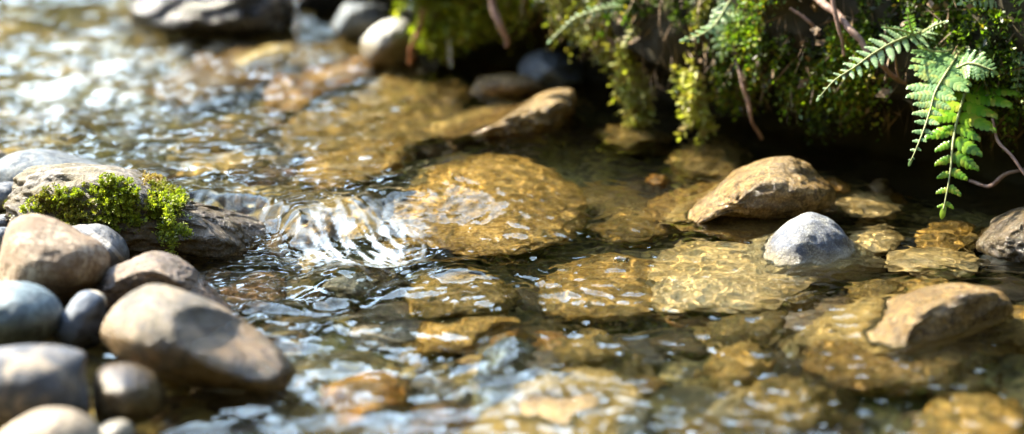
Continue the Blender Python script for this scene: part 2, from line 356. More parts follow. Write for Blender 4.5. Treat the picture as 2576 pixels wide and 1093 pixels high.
m_orange = G_('orange_stone', (0.36, 0.20, 0.06), (0.52, 0.34, 0.12), (0.24, 0.15, 0.06), 10, 0.3)
m_pale = G_('pale_cream_stone', (0.45, 0.38, 0.22), (0.66, 0.58, 0.38), None, 9, 0.3)
m_peak = G_('speckled_white_stone', (0.14, 0.165, 0.22), (0.42, 0.41, 0.35), (0.10, 0.115, 0.16), 15, 0.7, bump=1.0, wet=(-0.004, 0.012), under=((0.42, 0.35, 0.20), 0.004), algae=0.25)
m_wet = G_('wet_tan_stone', (0.30, 0.205, 0.075), (0.58, 0.42, 0.19), (0.12, 0.08, 0.035), 12, 0.6, algae=0.3, bump=1.0, wet=(0.024, 0.075), film=0.5, under=((0.40, 0.29, 0.12), 0.002))
m_wetgold = G_('ochre_drowned_stone', (0.30, 0.20, 0.06), (0.52, 0.38, 0.16), (0.20, 0.13, 0.04), 10, 0.5, algae=0.25, bump=1.0)
m_grey = G_('grey_white_stone', (0.25, 0.26, 0.27), (0.42, 0.42, 0.39), None, 9, 0.2, wet=(0.04, 0.06))
m_black = G_('shadow_black_stone', (0.015, 0.017, 0.022), (0.05, 0.055, 0.065), (0.09, 0.09, 0.10), 10, 0.3, wet=(0.3, 0.5), film=0.5)  # near-black base colour holds the far boulders' shade
m_darkwet = G_('dark_wet_stone', (0.05, 0.04, 0.025), (0.12, 0.10, 0.06), (0.20, 0.17, 0.12), 10, 0.4, bump=1.0, wet=(0.3, 0.5), film=0.6, algae=0.3)

# ------------------------------------------------------------------ the stones piled on the near shore
stone('river_stone', 'smooth blue-grey boulder low in the water behind the mossy rock', [(-30, 450), (0, 405), (60, 380), (130, 376), (210, 400), (275, 425), (330, 470), (200, 520), (40, 520)], dep(120, 470, LV) + 0.06, 0.09, m_slate, 5, 2, 0.03)
mr = bpy.data.objects.new('mossy_rock', None); COL.objects.link(mr); tag(mr, 'long weathered grey rock tapering into the water, draped with bright green moss', 'mossy rock')
mossbody = stone('rock_body', None, [(28, 510), (50, 470), (110, 432), (190, 420), (290, 423), (350, 440), (410, 480), (480, 510), (560, 530), (640, 549), (712, 584), (752, 645), (650, 690), (450, 690), (250, 690), (90, 640), (40, 570)], dep(400, 635) + 0.045, 0.085, m_mossrock, 7, 11, 0.07, 2.2, 3, 0.10, parent=mr, box=0.3, taper=0.5)
stone('river_stone', 'small dark slate stone at the frame edge beside the mossy rock', [(-60, 500), (-20, 465), (25, 458), (52, 470), (55, 510), (20, 545), (-50, 550)], dep(20, 560) + 0.02, 0.04, m_dark, 5, 3, 0.04)
stone('river_stone', 'little dark wedge stone tucked under the left end of the mossy rock', [(-40, 555), (10, 540), (38, 552), (40, 580), (-10, 590)], dep(0, 600) - 0.01, 0.03, m_dark, 4, 4, 0.05)
stone('river_stone', 'small charcoal stone touching the cream heart-shaped stone', [(-50, 600), (0, 572), (30, 580), (36, 620), (20, 650), (-40, 650)], dep(0, 650) - 0.01, 0.04, m_dark, 4, 5, 0.05)
stone('river_stone', 'rounded brown sliver of stone behind the heart-shaped stone', [(-40, 655), (0, 640), (20, 655), (20, 700), (-30, 710)], dep(0, 700) - 0.01, 0.03, m_brownpink, 4, 6, 0.05)
stone('river_stone', 'large cream heart-shaped stone with pitted face, upright in the pile', [(2, 690), (10, 620), (35, 560), (80, 543), (140, 552), (200, 585), (255, 615), (274, 660), (262, 705), (225, 735), (165, 768), (100, 800), (20, 780)], dep(130, 790) - 0.01, 0.075, m_cream, 6, 7, 0.035, 1.8, 0)
stone('river_stone', 'grey mottled stone wedged between the heart-shaped stone and the mossy rock', [(150, 590), (185, 560), (240, 562), (285, 580), (318, 620), (322, 665), (290, 700), (180, 700)], dep(260, 690), 0.05, m_greyband, 5, 8, 0.04, 1.8, 2)
stone('river_stone', 'brown and pinkish flat-topped stone behind the biggest foreground stone', [(240, 750), (258, 700), (300, 665), (375, 636), (430, 640), (480, 672), (520, 715), (560, 755), (575, 790), (480, 830), (300, 830)], dep(440, 790), 0.07, m_brownpink, 6, 9, 0.05, 2.0, 3, 0.05)
stone('river_stone', 'biggest foreground stone, smooth tan and grey, sloping into the water', [(262, 850), (268, 800), (310, 750), (365, 720), (410, 717), (470, 735), (560, 775), (650, 835), (715, 895), (745, 950), (720, 1000), (560, 990), (430, 965), (320, 920)], dep(520, 975) + 0.03, 0.075, m_big, 6, 10, 0.03, 1.5, 1)
stone('river_stone', 'teal-blue egg-shaped stone under the cream heart-shaped stone', [(-80, 800), (-50, 730), (10, 710), (80, 712), (135, 745), (158, 790), (140, 840), (80, 875), (0, 890), (-70, 870)], dep(40, 905), 0.055, m_blue, 5, 12, 0.03)
stone('river_stone', 'small dark upright stone with one pale vein', [(135, 850), (150, 790), (195, 740), (235, 732), (265, 750), (262, 800), (275, 850), (250, 880), (180, 890)], dep(200, 900) + 0.02, 0.035, m_veined, 5, 13, 0.03, 1.6, 3)
stone('river_stone', 'large grey stone with a pale patch in the near corner of the pile', [(-90, 950), (-60, 890), (20, 872), (120, 866), (200, 885), (238, 930), (252, 990), (235, 1040), (160, 1080), (20, 1080), (-80, 1040)], dep(100, 1075), 0.06, m_patchy, 5, 14, 0.03, 1.5, 1)
stone('river_stone', 'glistening wet brown stone half sunk beside the biggest foreground stone', [(235, 960), (270, 920), (330, 915), (390, 945), (418, 1000), (400, 1050), (320, 1080), (250, 1060)], dep(320, 1050), 0.05, m_wetbrown, 5, 15, 0.04)
stone('river_stone', 'tan rounded stone cut off by the lower frame edge', [(-20, 1120), (30, 1065), (110, 1028), (190, 1035), (245, 1080), (260, 1140), (150, 1200), (0, 1190)], dep(120, 1180), 0.06, m_tan, 5, 16, 0.02)
stone('river_stone', 'pale grey little stone in the wet gap below the brown stone', [(240, 1085), (280, 1058), (325, 1062), (340, 1100), (290, 1130)], dep(290, 1120), 0.025, m_grey, 4, 17, 0.05)
# ------------------------------------------------------------------ stones standing out of the stream
def emergent(label, outline, contact, dd, thick, mat, z=0.0, **k): return stone('river_rock', label, outline, dep(*contact, z) + dd, thick, mat, **k)
emergent('white speckled pointed rock rising from the clear shallows', [(1640, 840), (1740, 748), (1830, 692), (1892, 645), (1945, 594), (1996, 552), (2046, 537), (2092, 556), (2136, 602), (2180, 655), (2220, 730), (2160, 850), (1920, 880)], (1990, 670), 0.07, 0.075, m_peak, sub=6, seed=21, amp=0.035, freq=2.4, facets=2, ridg=0.05, lean=0.0)
emergent('broad tan rock with wet sparkling crest near the dark bank water', [(1600, 640), (1680, 560), (1745, 512), (1805, 464), (1875, 420), (1950, 394), (2010, 402), (2060, 445), (2098, 490), (2060, 540), (1900, 580), (1720, 570)], (1950, 520), 0.08, 0.085, m_wet, LV, sub=6, seed=22, amp=0.06, freq=2.2, facets=5, ridg=0.06)
emergent('large ochre rock with a shiny wet shoulder, just breaking the surface', [(1970, 1010), (2040, 900), (2110, 825), (2230, 757), (2350, 724), (2440, 715), (2520, 735), (2555, 790), (2530, 870), (2420, 950), (2250, 985), (2090, 930)], (2330, 850), 0.06, 0.09, m_wet, sub=6, seed=23, amp=0.05, freq=2.2, facets=4, ridg=0.06)
emergent('dark wet rock cut off by the frame edge above the ochre rock', [(2440, 620), (2490, 565), (2560, 525), (2640, 520), (2680, 600), (2660, 700), (2520, 700)], (2560, 650), 0.05, 0.08, m_darkwet, sub=6, seed=24, amp=0.06, freq=2.2, facets=5, ridg=0.06)
emergent('brown rock with a knobbly wet peak, out of focus beyond the golden slab', [(1090, 385), (1160, 352), (1240, 312), (1320, 258), (1370, 230), (1430, 222), (1445, 260), (1430, 330), (1380, 390), (1200, 410)], (1380, 350), 0.10, 0.11, m_wet, LV, sub=6, seed=25, amp=0.07, freq=2.4, facets=4, ridg=0.08)
emergent('rounded grey-white rock standing in the dark water below the hanging moss', [(905, 110), (925, 75), (970, 52), (1020, 52), (1055, 90), (1058, 150), (1020, 185), (930, 175)], (980, 160), 0.05, 0.09, m_grey, LV, sub=5, seed=26, amp=0.05, facets=3)
emergent('dull blue-grey rock lying against the foot of the bank', [(1300, 190), (1325, 140), (1390, 128), (1455, 150), (1470, 210), (1420, 255), (1320, 245)], (1390, 225), 0.05, 0.09, m_bluegrey, LV, sub=5, seed=27, amp=0.06, facets=4)
emergent('blurred bluish rock behind the grey-white one', [(830, 70), (850, 25), (900, 5), (960, 15), (980, 70), (930, 110), (850, 110)], (900, 90), 0.05, 0.09, m_bluegrey, LV, sub=5, seed=28, amp=0.07, facets=4)
emergent('brown bump of rock with a wet tip beside the bank foot', [(1180, 225), (1210, 195), (1290, 185), (1370, 205), (1390, 240), (1300, 262), (1200, 255)], (1290, 245), 0.04, 0.06, m_wet, LV, sub=5, seed=29, amp=0.06, facets=3)
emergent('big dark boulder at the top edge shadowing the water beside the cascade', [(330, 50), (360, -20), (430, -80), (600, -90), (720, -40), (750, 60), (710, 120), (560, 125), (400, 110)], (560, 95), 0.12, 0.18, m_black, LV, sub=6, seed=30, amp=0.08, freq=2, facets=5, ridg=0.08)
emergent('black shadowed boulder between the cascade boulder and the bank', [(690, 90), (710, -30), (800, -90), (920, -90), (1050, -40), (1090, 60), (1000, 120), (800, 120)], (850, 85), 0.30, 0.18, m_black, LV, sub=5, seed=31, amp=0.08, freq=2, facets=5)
emergent('low gravelly knob at the left frame edge beyond the blue-grey boulder', [(-60, 430), (-30, 390), (5, 380), (18, 410), (0, 450)], (-20, 440), 0.05, 0.04, m_tan, LV, sub=4, seed=32, amp=0.08, facets=3)
# ------------------------------------------------------------------ stones under the water
def sub(label, px, py, wpx, l, t, d, mat, z=0.0, **k):
    for _ in range(3):
        p = at(px, py, z); z = float(water_z(np.array(p.x), np.array(p.y), False))
    p = under(px, py, d, z); a = wpx / 2 / FP * p.length
    k.setdefault('amp', 0.13); k.setdefault('facets', 5); k.setdefault('rot', (px * 7 % 10 - 5) * 0.05); k.setdefault('freq', 1.6)
    return pebble('submerged_stone', label, p - Vector((0, 0, t * 1.0)), a, l / 2, t, mat, **k)
sub('huge golden slab just under the surface in the middle of the stream', 1222, 470, 530, 0.30, 0.035, 0.019, m_gold, LV, sub=6, seed=41, amp=0.06, ridg=0.05, facets=4)
sub('golden plate under honeycomb ripples with a glassy bubble over it', 1520, 700, 360, 0.20, 0.03, 0.020, m_gold, 0, sub=6, seed=42, amp=0.07, facets=3)
sub('pale cream shelf under the water on the near side of the speckled rock', 1850, 668, 480, 0.25, 0.04, 0.012, m_pale, 0, sub=6, seed=43, amp=0.06, facets=4)
sub('brown drowned flank spreading beside the sparkling tan rock', 1850, 505, 440, 0.20, 0.03, 0.008, m_wetgold, LV, sub=6, seed=91, amp=0.09)
sub('ochre drowned ledge spreading beside the large ochre rock', 2230, 850, 470, 0.20, 0.035, 0.008, m_wetgold, 0, sub=6, seed=92, amp=0.09)
sub('bright yellow stone between the golden slab and the tan sparkling rock', 1600, 540, 260, 0.12, 0.03, 0.03, m_gold, LV * .8, seed=44, sub=5)
sub('blurred tan flat rock beyond the small orange stone', 1780, 385, 220, 0.20, 0.03, 0.012, m_olive, LV, seed=45, sub=5)
sub('ridge-backed brown stone behind the golden slab', 1590, 325, 200, 0.10, 0.03, 0.006, m_olive, LV, seed=46, sub=5)
sub('small orange-brown pebble left of the sparkling tan rock', 1655, 443, 70, 0.05, 0.014, 0.012, m_orange, LV, seed=47)
sub('bright rust-red pebble right of the sparkling tan rock', 2107, 458, 64, 0.05, 0.014, 0.010, m_orange, LV, seed=48)
sub('flat buff stone lying right of the rust-red pebble', 2190, 505, 170, 0.09, 0.018, 0.018, m_pale, LV, seed=49, sub=5)
sub('small buff pebble behind the flat buff stone', 2210, 462, 80, 0.06, 0.018, 0.012, m_tan, LV, seed=50)
sub('cream stone at the right shoulder of the speckled rock', 2200, 592, 150, 0.10, 0.02, 0.02, m_pale, 0.01, seed=51, sub=5)
sub('rippled cream slab in front of the dark wet rock', 2350, 648, 260, 0.10, 0.02, 0.02, m_pale, 0, seed=52, sub=5)
sub('amber stone left of the dark wet rock', 2380, 585, 190, 0.14, 0.025, 0.03, m_gold, 0.01, seed=53, sub=5)
sub('yellow-green stone behind the ochre rock', 2190, 725, 170, 0.09, 0.02, 0.03, m_olive, 0, seed=54, sub=5)
sub('amber knob touching the back of the ochre rock', 2330, 712, 140, 0.09, 0.03, 0.02, m_gold, 0, seed=55, sub=5)
sub('yellow ragged stone deep in front of the ochre rock', 1860, 890, 190, 0.12, 0.03, 0.035, m_gold, 0, seed=56, sub=5)
sub('olive stone under swirling water left of the ochre rock', 1880, 790, 240, 0.12, 0.03, 0.04, m_olive, 0, seed=57, sub=5)
sub('blurred golden stone in the near right corner', 2450, 1050, 330, 0.18, 0.04, 0.02, m_gold, 0, seed=58, sub=5)
sub('broad brown rock with a blue-grey end at the bottom of the stream', 1390, 1015, 500, 0.24, 0.05, 0.000, m_wet, 0, seed=59, sub=6)
sub('blue-grey stone at the end of the broad brown rock', 1580, 1060, 170, 0.10, 0.03, 0.008, m_bluegrey, 0, seed=60, sub=5)
sub('blue-grey stone under the bright glint in the near rapids', 1270, 880, 150, 0.09, 0.03, 0.006, m_blue, 0, seed=61, sub=5)
sub('tan stone under the smooth hump of water below the fall', 1150, 715, 300, 0.13, 0.03, 0.012, m_olive, 0, seed=62, sub=5)
sub('bluish stone under the small dome of water below the fall', 880, 700, 140, 0.07, 0.025, 0.008, m_bluegrey, 0, seed=63, sub=5)
sub('pale orange stone at the tip of the mossy rock', 705, 590, 110, 0.09, 0.03, 0.006, m_tan, LV * .7, seed=64, sub=5)
sub('cream stone under the lip of the fall', 790, 570, 110, 0.08, 0.02, 0.010, m_tan, LV * .8, seed=65, sub=5)
sub('yellow stone washed by the foot of the fall', 1020, 608, 160, 0.09, 0.025, 0.008, m_gold, 0.004, seed=66, sub=5)
sub('pale stone glowing under the white water of the fall', 800, 645, 110, 0.07, 0.02, 0.012, m_pale, 0, seed=67)
sub('flat brown angular stone in the dark shallow below the mossy rock', 545, 688, 80, 0.05, 0.012, 0.012, m_brownpink, 0, seed=68, facets=5)
sub('dark reddish slab on the bed below the mossy rock', 640, 720, 190, 0.12, 0.015, 0.03, m_brownpink, 0, seed=69, sub=5)
sub('blurred cream flat stone in the far dark water', 670, 133, 165, 0.20, 0.03, 0.004, m_pale, LV, seed=70, sub=5)
sub('blurred orange flat stone right of the cream one', 850, 170, 170, 0.20, 0.03, 0.006, m_orange, LV, seed=71, sub=5)
sub('blurred orange slanting stone nearest of the far three', 735, 215, 150, 0.20, 0.03, 0.008, m_orange, LV, seed=72, sub=5)
sub('long brown stone in the far water left of the grey-white rock', 820, 125, 230, 0.22, 0.03, 0.012, m_olive, LV, seed=73, sub=5)
sub('broad olive-gold shoal stone left of the knobbly rock', 960, 270, 420, 0.45, 0.03, 0.03, m_olive, LV, seed=74, sub=6)
sub('tan shoal stone under the sparkling far riffle', 560, 170, 300, 0.35, 0.03, 0.02, m_tan, LV, seed=75, sub=5)
sub('golden shoal stone behind the white fall', 900, 385, 260, 0.24, 0.03, 0.02, m_gold, LV, seed=76, sub=5)
sub('orange-tinted stone in the near rapids by the biggest foreground stone', 920, 965, 230, 0.12, 0.03, 0.02, m_orange, 0, seed=77, sub=5)
sub('golden stone below the tan hump at the centre', 1180, 800, 260, 0.14, 0.03, 0.03, m_gold, 0, seed=78, sub=5)
sub('olive stone in the clear near water right of the rapids', 1480, 870, 220, 0.12, 0.03, 0.03, m_olive, 0, seed=79, sub=5)
sub('pale stone showing through blurred ripples near the bottom right', 1980, 1000, 300, 0.14, 0.03, 0.03, m_olive, 0, seed=80, sub=5)
sub('greenish dark stone between the peak rock and the golden plate', 1950, 730, 240, 0.08, 0.02, 0.03, m_olive, 0, seed=81, sub=5)
rs = np.random.RandomState(77)
for i in range(80):
    px, py = rs.uniform(560, 2600), 200 + 900 * rs.uniform(); lim = np.interp(px, [1000, 1500, 1900, 2576], [180, 260, 400, 520])
    if py < lim or (px < 800 and py > 560): continue
    s_ = rs.uniform(0.028, 0.062); p = at(px, py); zb = float(bed_z(np.array(p.x), np.array(p.y)))
    pebble('bed_stone', 'irregular stone half buried in the golden gravel of the stream bed', Vector((p.x, p.y, zb + s_ * 0.05)), s_ * 1.35, s_, s_ * rs.uniform(0.4, 0.75), [m_gold, m_wetgold, m_olive, m_tan, m_olive, m_gold, m_wet, m_pale, m_bluegrey, m_greyband, m_brownpink, m_darkwet][rs.randint(12)], rs.uniform(0, 3.14), 4, 300 + i, 0.16, 1.7, 6, group='half buried stones of the stream bed')
rs = np.random.RandomState(99); mats = [m_gold, m_gold, m_olive, m_olive, m_olive, m_tan, m_tan, m_orange, m_pale, m_brownpink, m_bluegrey, m_darkwet]
for i in range(170):
    px, py = rs.uniform(400, 2560), 150 + 930 * rs.uniform() ** 0.9
    p = at(px, py); zb = float(bed_z(np.array(p.x), np.array(p.y)))
    s_ = rs.uniform(0.010, 0.034)
    lim = np.interp(px, [1000, 1500, 1900, 2576], [140, 230, 380, 500])
    if py < lim: continue
    pebble('pebble', 'small rounded pebble lying on the stream bed between the bigger stones', Vector((p.x, p.y, zb + s_ * 0.25)), s_ * 1.3, s_, s_ * 0.6, mats[rs.randint(len(mats))], rs.uniform(0, 3.14), 3, 100 + i, 0.12, cat='pebble', group='pebbles on the stream bed')
# ------------------------------------------------------------------ foliage materials
def leaf_mat(name, cols, scale=6, trans=0.45, rough=0.45, spread=1.0):
    s = NT(name); t = s.new('ShaderNodeTexCoord').outputs['Object']; geo = s.new('ShaderNodeNewGeometry')
    n = s.noise(t, scale, 4, 0.6); f = s.math('ADD', s.math('MULTIPLY', n, 0.65 * spread), s.math('MULTIPLY', geo.outputs['Random Per Island'], 0.35))
    k = len(cols); col = s.ramp(f, [(0.28 + 0.44 * i / max(1, k - 1), c) for i, c in enumerate(cols)])
    b = s.new('ShaderNodeBsdfPrincipled'); s.lk(col, b.inputs['Base Color']); b.inputs['Roughness'].default_value = rough
    tr = s.new('ShaderNodeBsdfTranslucent'); s.lk(s.mix(1.0, col, (1.25, 1.35, 0.5), 'MULTIPLY'), tr.inputs['Color'])
    m = s.new('ShaderNodeMixShader'); m.inputs[0].default_value = trans; s.lk(b.outputs[0], m.inputs[1]); s.lk(tr.outputs[0], m.inputs[2])
    s.lk(m.outputs[0], s.out.inputs[0]); return s.m
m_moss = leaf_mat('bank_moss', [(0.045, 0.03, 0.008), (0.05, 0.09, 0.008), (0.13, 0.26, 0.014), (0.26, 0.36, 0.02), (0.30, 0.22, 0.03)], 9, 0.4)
m_mossdark = leaf_mat('dark_moss', [(0.03, 0.02, 0.008), (0.03, 0.05, 0.008), (0.06, 0.11, 0.010), (0.10, 0.14, 0.015)], 12, 0.35)  # the darker green moss
m_mossbright = leaf_mat('bright_moss', [(0.10, 0.07, 0.015), (0.16, 0.20, 0.015), (0.28, 0.36, 0.02), (0.42, 0.46, 0.04), (0.36, 0.24, 0.06)], 40, 0.45)
m_mosshang = leaf_mat('hanging_moss', [(0.20, 0.13, 0.05), (0.36, 0.32, 0.10), (0.34, 0.38, 0.05), (0.52, 0.46, 0.22)], 30, 0.4)
m_fern = leaf_mat('fern_leaf', [(0.06, 0.14, 0.04), (0.12, 0.23, 0.08), (0.20, 0.34, 0.13), (0.28, 0.33, 0.09)], 20, 0.35, 0.35)
m_fernpale = leaf_mat('pale_fern_leaf', [(0.20, 0.32, 0.15), (0.30, 0.44, 0.22), (0.42, 0.54, 0.30)], 20, 0.3, 0.35)
m_fernlime = leaf_mat('lime_fern_leaf', [(0.08, 0.20, 0.015), (0.14, 0.34, 0.02), (0.26, 0.44, 0.03), (0.40, 0.42, 0.06)], 22, 0.5, 0.3)
m_added_wood = leaf_mat('added_wood_leaves', [(0.02, 0.03, 0.008), (0.045, 0.06, 0.012), (0.08, 0.10, 0.02)], 0.5, 0.3, 0.6)
def plain(name, c1, c2, scale=20, rough=0.6, bump=0.5, spec=0.5):
    s = NT(name); t = s.new('ShaderNodeTexCoord').outputs['Object']; n = s.noise(t, scale, 6, 0.65)
    b = s.new('ShaderNodeBsdfPrincipled'); s.lk(s.ramp(n, [(0.35, c1), (0.65, c2)]), b.inputs['Base Color']); b.inputs['Roughness'].default_value = rough
    bp = s.new('ShaderNodeBump'); bp.inputs['Strength'].default_value = bump; bp.inputs['Distance'].default_value = 0.01; s.lk(n, bp.inputs['Height']); s.lk(bp.outputs[0], b.inputs['Normal'])
    s.lk(b.outputs[0], s.out.inputs[0]); return s.m
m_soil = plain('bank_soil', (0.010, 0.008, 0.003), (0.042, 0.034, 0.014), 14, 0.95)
m_added_hill = plain('added_hill_ground', (0.02, 0.025, 0.01), (0.05, 0.05, 0.02), 0.4)
m_twig = plain('twig_bark', (0.16, 0.09, 0.07), (0.34, 0.22, 0.17), 60)
m_redtwig = plain('red_twig_bark', (0.16, 0.05, 0.015), (0.34, 0.13, 0.04), 60)
m_stalk = plain('fern_stalk', (0.16, 0.20, 0.06), (0.34, 0.36, 0.16), 60)

# ------------------------------------------------------------------ many small leaves as one mesh
class Leaves:
    def __init__(s): s.v = []; s.n = 0; s.f = []
    def add(s, P, D, U, L, W):
        """kite leaves: base P, direction D, side U (all Nx3), length L, half width W"""
        Nn = np.cross(D, U)
        a = P; b = P + D * (L * 0.45)[:, None] + U * W[:, None] + Nn * (W * 0.3)[:, None]; c = P + D * L[:, None]; d = P + D * (L * 0.45)[:, None] - U * W[:, None] + Nn * (W * 0.3)[:, None]
        k = len(P); s.v.append(np.stack([a, b, c, d], 1).reshape(-1, 3)); i = s.n + np.arange(k) * 4
        s.f.append(np.stack([i, i + 1, i + 2, i + 3], 1)); s.n += 4 * k
    def build(s, name, mat, parent=None): return link(name, mesh_np(name, np.concatenate(s.v), np.concatenate(s.f), False), mat, parent)
def unit(a): return a / np.maximum(np.linalg.norm(a, axis=-1, keepdims=True), 1e-9)
def sprigs(lv, P, D, length, leaf, rs, nl=12, droop=0.5, spread=1.0, lw=0.25):
    """feathery sprigs: stem from P along D bending down, leaflets spiralling round it"""
    n = len(P); D = unit(D); ref = np.where(np.abs(D[:, 2:3]) > 0.9, np.array([[1.0, 0, 0]]), np.array([[0, 0, 1.0]])); A = unit(np.cross(D, ref)); B = np.cross(D, A)
    ph = rs.uniform(0, 6.28, n)
    for k in range(nl):
        t = (k + 0.5) / nl; C = P + D * (length * t)[:, None]; C[:, 2] -= droop * length * t * t
        an = ph + k * 2.4; R_ = A * np.cos(an)[:, None] + B * np.sin(an)[:, None]
        dr = unit(D * (0.55 + 0.4 * t) + R_ * spread + rs.normal(size=(n, 3)) * 0.25)
        sd = unit(np.cross(dr, rs.normal(size=(n, 3))))
        l = leaf * rs.uniform(0.7, 1.3, n) * (1.1 - 0.5 * t); lv.add(C, dr, sd, l, l * lw)

# ------------------------------------------------------------------ the bank: undercut, mossy, climbing away on the right
bp_ = [Vector((0.35, 6.2, 0)), Vector((0.06, 4.6, 0))] + [at(px, py, LV) for px, py in ((1060, 120), (1180, 165), (1330, 190), (1500, 225), (1700, 292), (1900, 330), (2200, 372), (2420, 415), (2600, 445))] + [Vector((0.95, 2.35, 0)), Vector((1.5, 1.9, 0)), Vector((3.0, 1.0, 0))]
def chain(P, n=14):
    P = [Vector(p) for p in P]; P = [P[0] * 2 - P[1]] + P + [P[-1] * 2 - P[-2]]; out = []
    for i in range(1, len(P) - 2):
        for k in range(n):
            t = k / n; a, b, c, d = P[i - 1], P[i], P[i + 1], P[i + 2]
            out.append(0.5 * ((2 * b) + (c - a) * t + (2 * a - 5 * b + 4 * c - d) * t * t + (3 * b - a - 3 * c + d) * t ** 3))
    out.append(P[-2]); return out
base = np.array([(p.x, p.y) for p in chain(bp_, 60)]); tg = np.gradient(base, axis=0); tg = unit(tg)
for _ in range(40): tg[1:-1] = unit((tg[:-2] + tg[1:-1] * 2 + tg[2:]) / 4)
nr = np.stack([tg[:, 1], -tg[:, 0]], 1)
if nr[len(nr) // 2] @ np.array([-0.6, -0.7]) < 0: nr = -nr
prof = [(-0.12, 0.02), (0.0, -0.03), (0.03, -0.06), (0.055, -0.04), (0.068, 0.03), (0.085, 0.065), (0.12, 0.07), (0.17, 0.055), (0.24, 0.03), (0.34, -0.03), (0.5, -0.16), (0.8, -0.5), (1.2, -1.1), (1.7, -2.2), (2.0, -4.0)]
hh = np.concatenate([np.linspace(-0.12, 0.36, 90), np.linspace(0.38, 2.0, 40)]); oo = np.interp(hh, [p[0] for p in prof], [p[1] for p in prof])
BX = base[:, 0][None] + nr[:, 0][None] * oo[:, None]; BY = base[:, 1][None] + nr[:, 1][None] * oo[:, None]; BZ = hh[:, None] + LV + 0.05 * sstep(0.03, 0.085, hh)[:, None] * sstep(at(1750, 300).x, at(1400, 220).x, base[:, 0])[None]
n1 = fbm(BX * 4, BY * 4, BZ * 6, 5, 81); n0 = perlin(BX * 2.2, BY * 2.2, BZ * 2, 88)
amp = np.interp(hh, [-0.1, 0.02, 0.07, 0.3, 1, 2], [0.01, 0.02, 0.03, 0.05, 0.10, 0.3])[:, None]
BX = BX + nr[:, 0][None] * (n1 + 0.7 * n0) * amp; BY = BY + nr[:, 1][None] * (n1 + 0.7 * n0) * amp; BZ = BZ + 0.02 * n0 * (hh[:, None] > 0.03) + 0.4 * amp * perlin(BX * 5, BY * 5, 0, 83)
ny, nx = BX.shape; ii = np.arange(nx * ny).reshape(ny, nx)
f = np.stack([ii[:-1, :-1].ravel(), ii[:-1, 1:].ravel(), ii[1:, 1:].ravel(), ii[1:, :-1].ravel()], 1)
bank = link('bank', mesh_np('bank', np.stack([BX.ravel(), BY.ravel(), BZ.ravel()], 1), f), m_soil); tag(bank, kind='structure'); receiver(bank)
BP = np.stack([BX, BY, BZ], -1)
def bank_pt(u, h):                                     # u 0..1 along, h height in m above the water
    i = u * (nx - 1); j = np.interp(h, hh, np.arange(ny)); i0 = np.clip(i.astype(int), 0, nx - 2); j0 = np.clip(j.astype(int), 0, ny - 2)
    fi = (i - i0)[:, None]; fj = (j - j0)[:, None]
    p = (BP[j0, i0] * (1 - fi) + BP[j0, i0 + 1] * fi) * (1 - fj) + (BP[j0 + 1, i0] * (1 - fi) + BP[j0 + 1, i0 + 1] * fi) * fj
    n = np.cross(BP[j0, i0 + 1] - BP[j0, i0], BP[j0 + 1, i0] - BP[j0, i0]); n = unit(n)
    s_ = np.sign((n[:, :2] * nr[i0]).sum(1)); s_[s_ == 0] = 1
    return p, n * s_[:, None]
def px_of(p):                                          # photo pixel of a point
    q = p - np.array([0, 0, CAM_H]); d = q @ np.array(FWD); return 1288 + FP * q[:, 0] / d, 546.5 - FP * (q @ np.array(UP)) / d
def bank_moss(name, n, hlo, hhi, leaf, length, mat, seed, keep=None, nl=12, droop=0.5, zone=(0.10, 0.93)):
    rs = np.random.RandomState(seed); u = rs.uniform(zone[0], zone[1], n); h = rs.uniform(hlo, hhi, n); p, nn = bank_pt(u, h)
    k = np.ones(n, bool) if keep is None else keep(p, h)
    if hhi < 1: X_, Y_ = px_of(p); k &= Y_ < np.interp(X_, [900, 1030, 1300, 1380, 1500, 1760, 1840, 2200, 2600], [20, 30, 30, 50, 30, 45, 235, 280, 315]) + 25 * perlin(X_ * 0.02, X_ * 0, 0, 8)
    p, nn = p[k], nn[k]
    D = unit(nn + rs.normal(size=p.shape) * 0.45 + np.array([0, 0, -0.25])); lv = Leaves()
    sprigs(lv, p, D, length * rs.uniform(0.5, 1.5, len(p)), leaf * rs.uniform(0.7, 1.3, len(p)), rs, nl, droop); o = lv.build(name, mat); tag(o, kind='stuff'); return o
def clump(f, th, seed): return lambda p, h: perlin(p[:, 0] * f, p[:, 1] * f, p[:, 2] * f * 1.3, seed) > th
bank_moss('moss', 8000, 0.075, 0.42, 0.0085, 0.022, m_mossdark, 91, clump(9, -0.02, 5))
bank_moss('moss', 5200, 0.075, 0.42, 0.0075, 0.030, m_moss, 92, clump(11, 0.14, 6))
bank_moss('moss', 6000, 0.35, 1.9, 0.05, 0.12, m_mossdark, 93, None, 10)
def zone_px(x0, y0, x1, y1, f=12, th=-0.1, sd=7):
    def k(p, h):
        X_, Y_ = px_of(p); return (X_ > x0) & (X_ < x1) & (Y_ > y0) & (Y_ < y1) & (perlin(p[:, 0] * f, p[:, 1] * f, p[:, 2] * f, sd) > th)
    return k
o = bank_moss('bright_moss', 22000, 0.06, 0.42, 0.009, 0.028, m_mossbright, 94, zone_px(1030, -60, 1330, 75, 13, 0.05), 12, 0.8, (0.10, 0.6)); 
o = bank_moss('bright_moss', 16000, 0.06, 0.42, 0.009, 0.026, m_mosshang, 95, zone_px(1420, -60, 1790, 75, 16, 0.18), 12, 0.9, (0.2, 0.8))
o = bank_moss('green_moss', 20000, 0.06, 0.42, 0.008, 0.026, m_moss, 96, zone_px(1820, 60, 2200, 265, 14, -0.02), 12, 0.5, (0.3, 0.9))

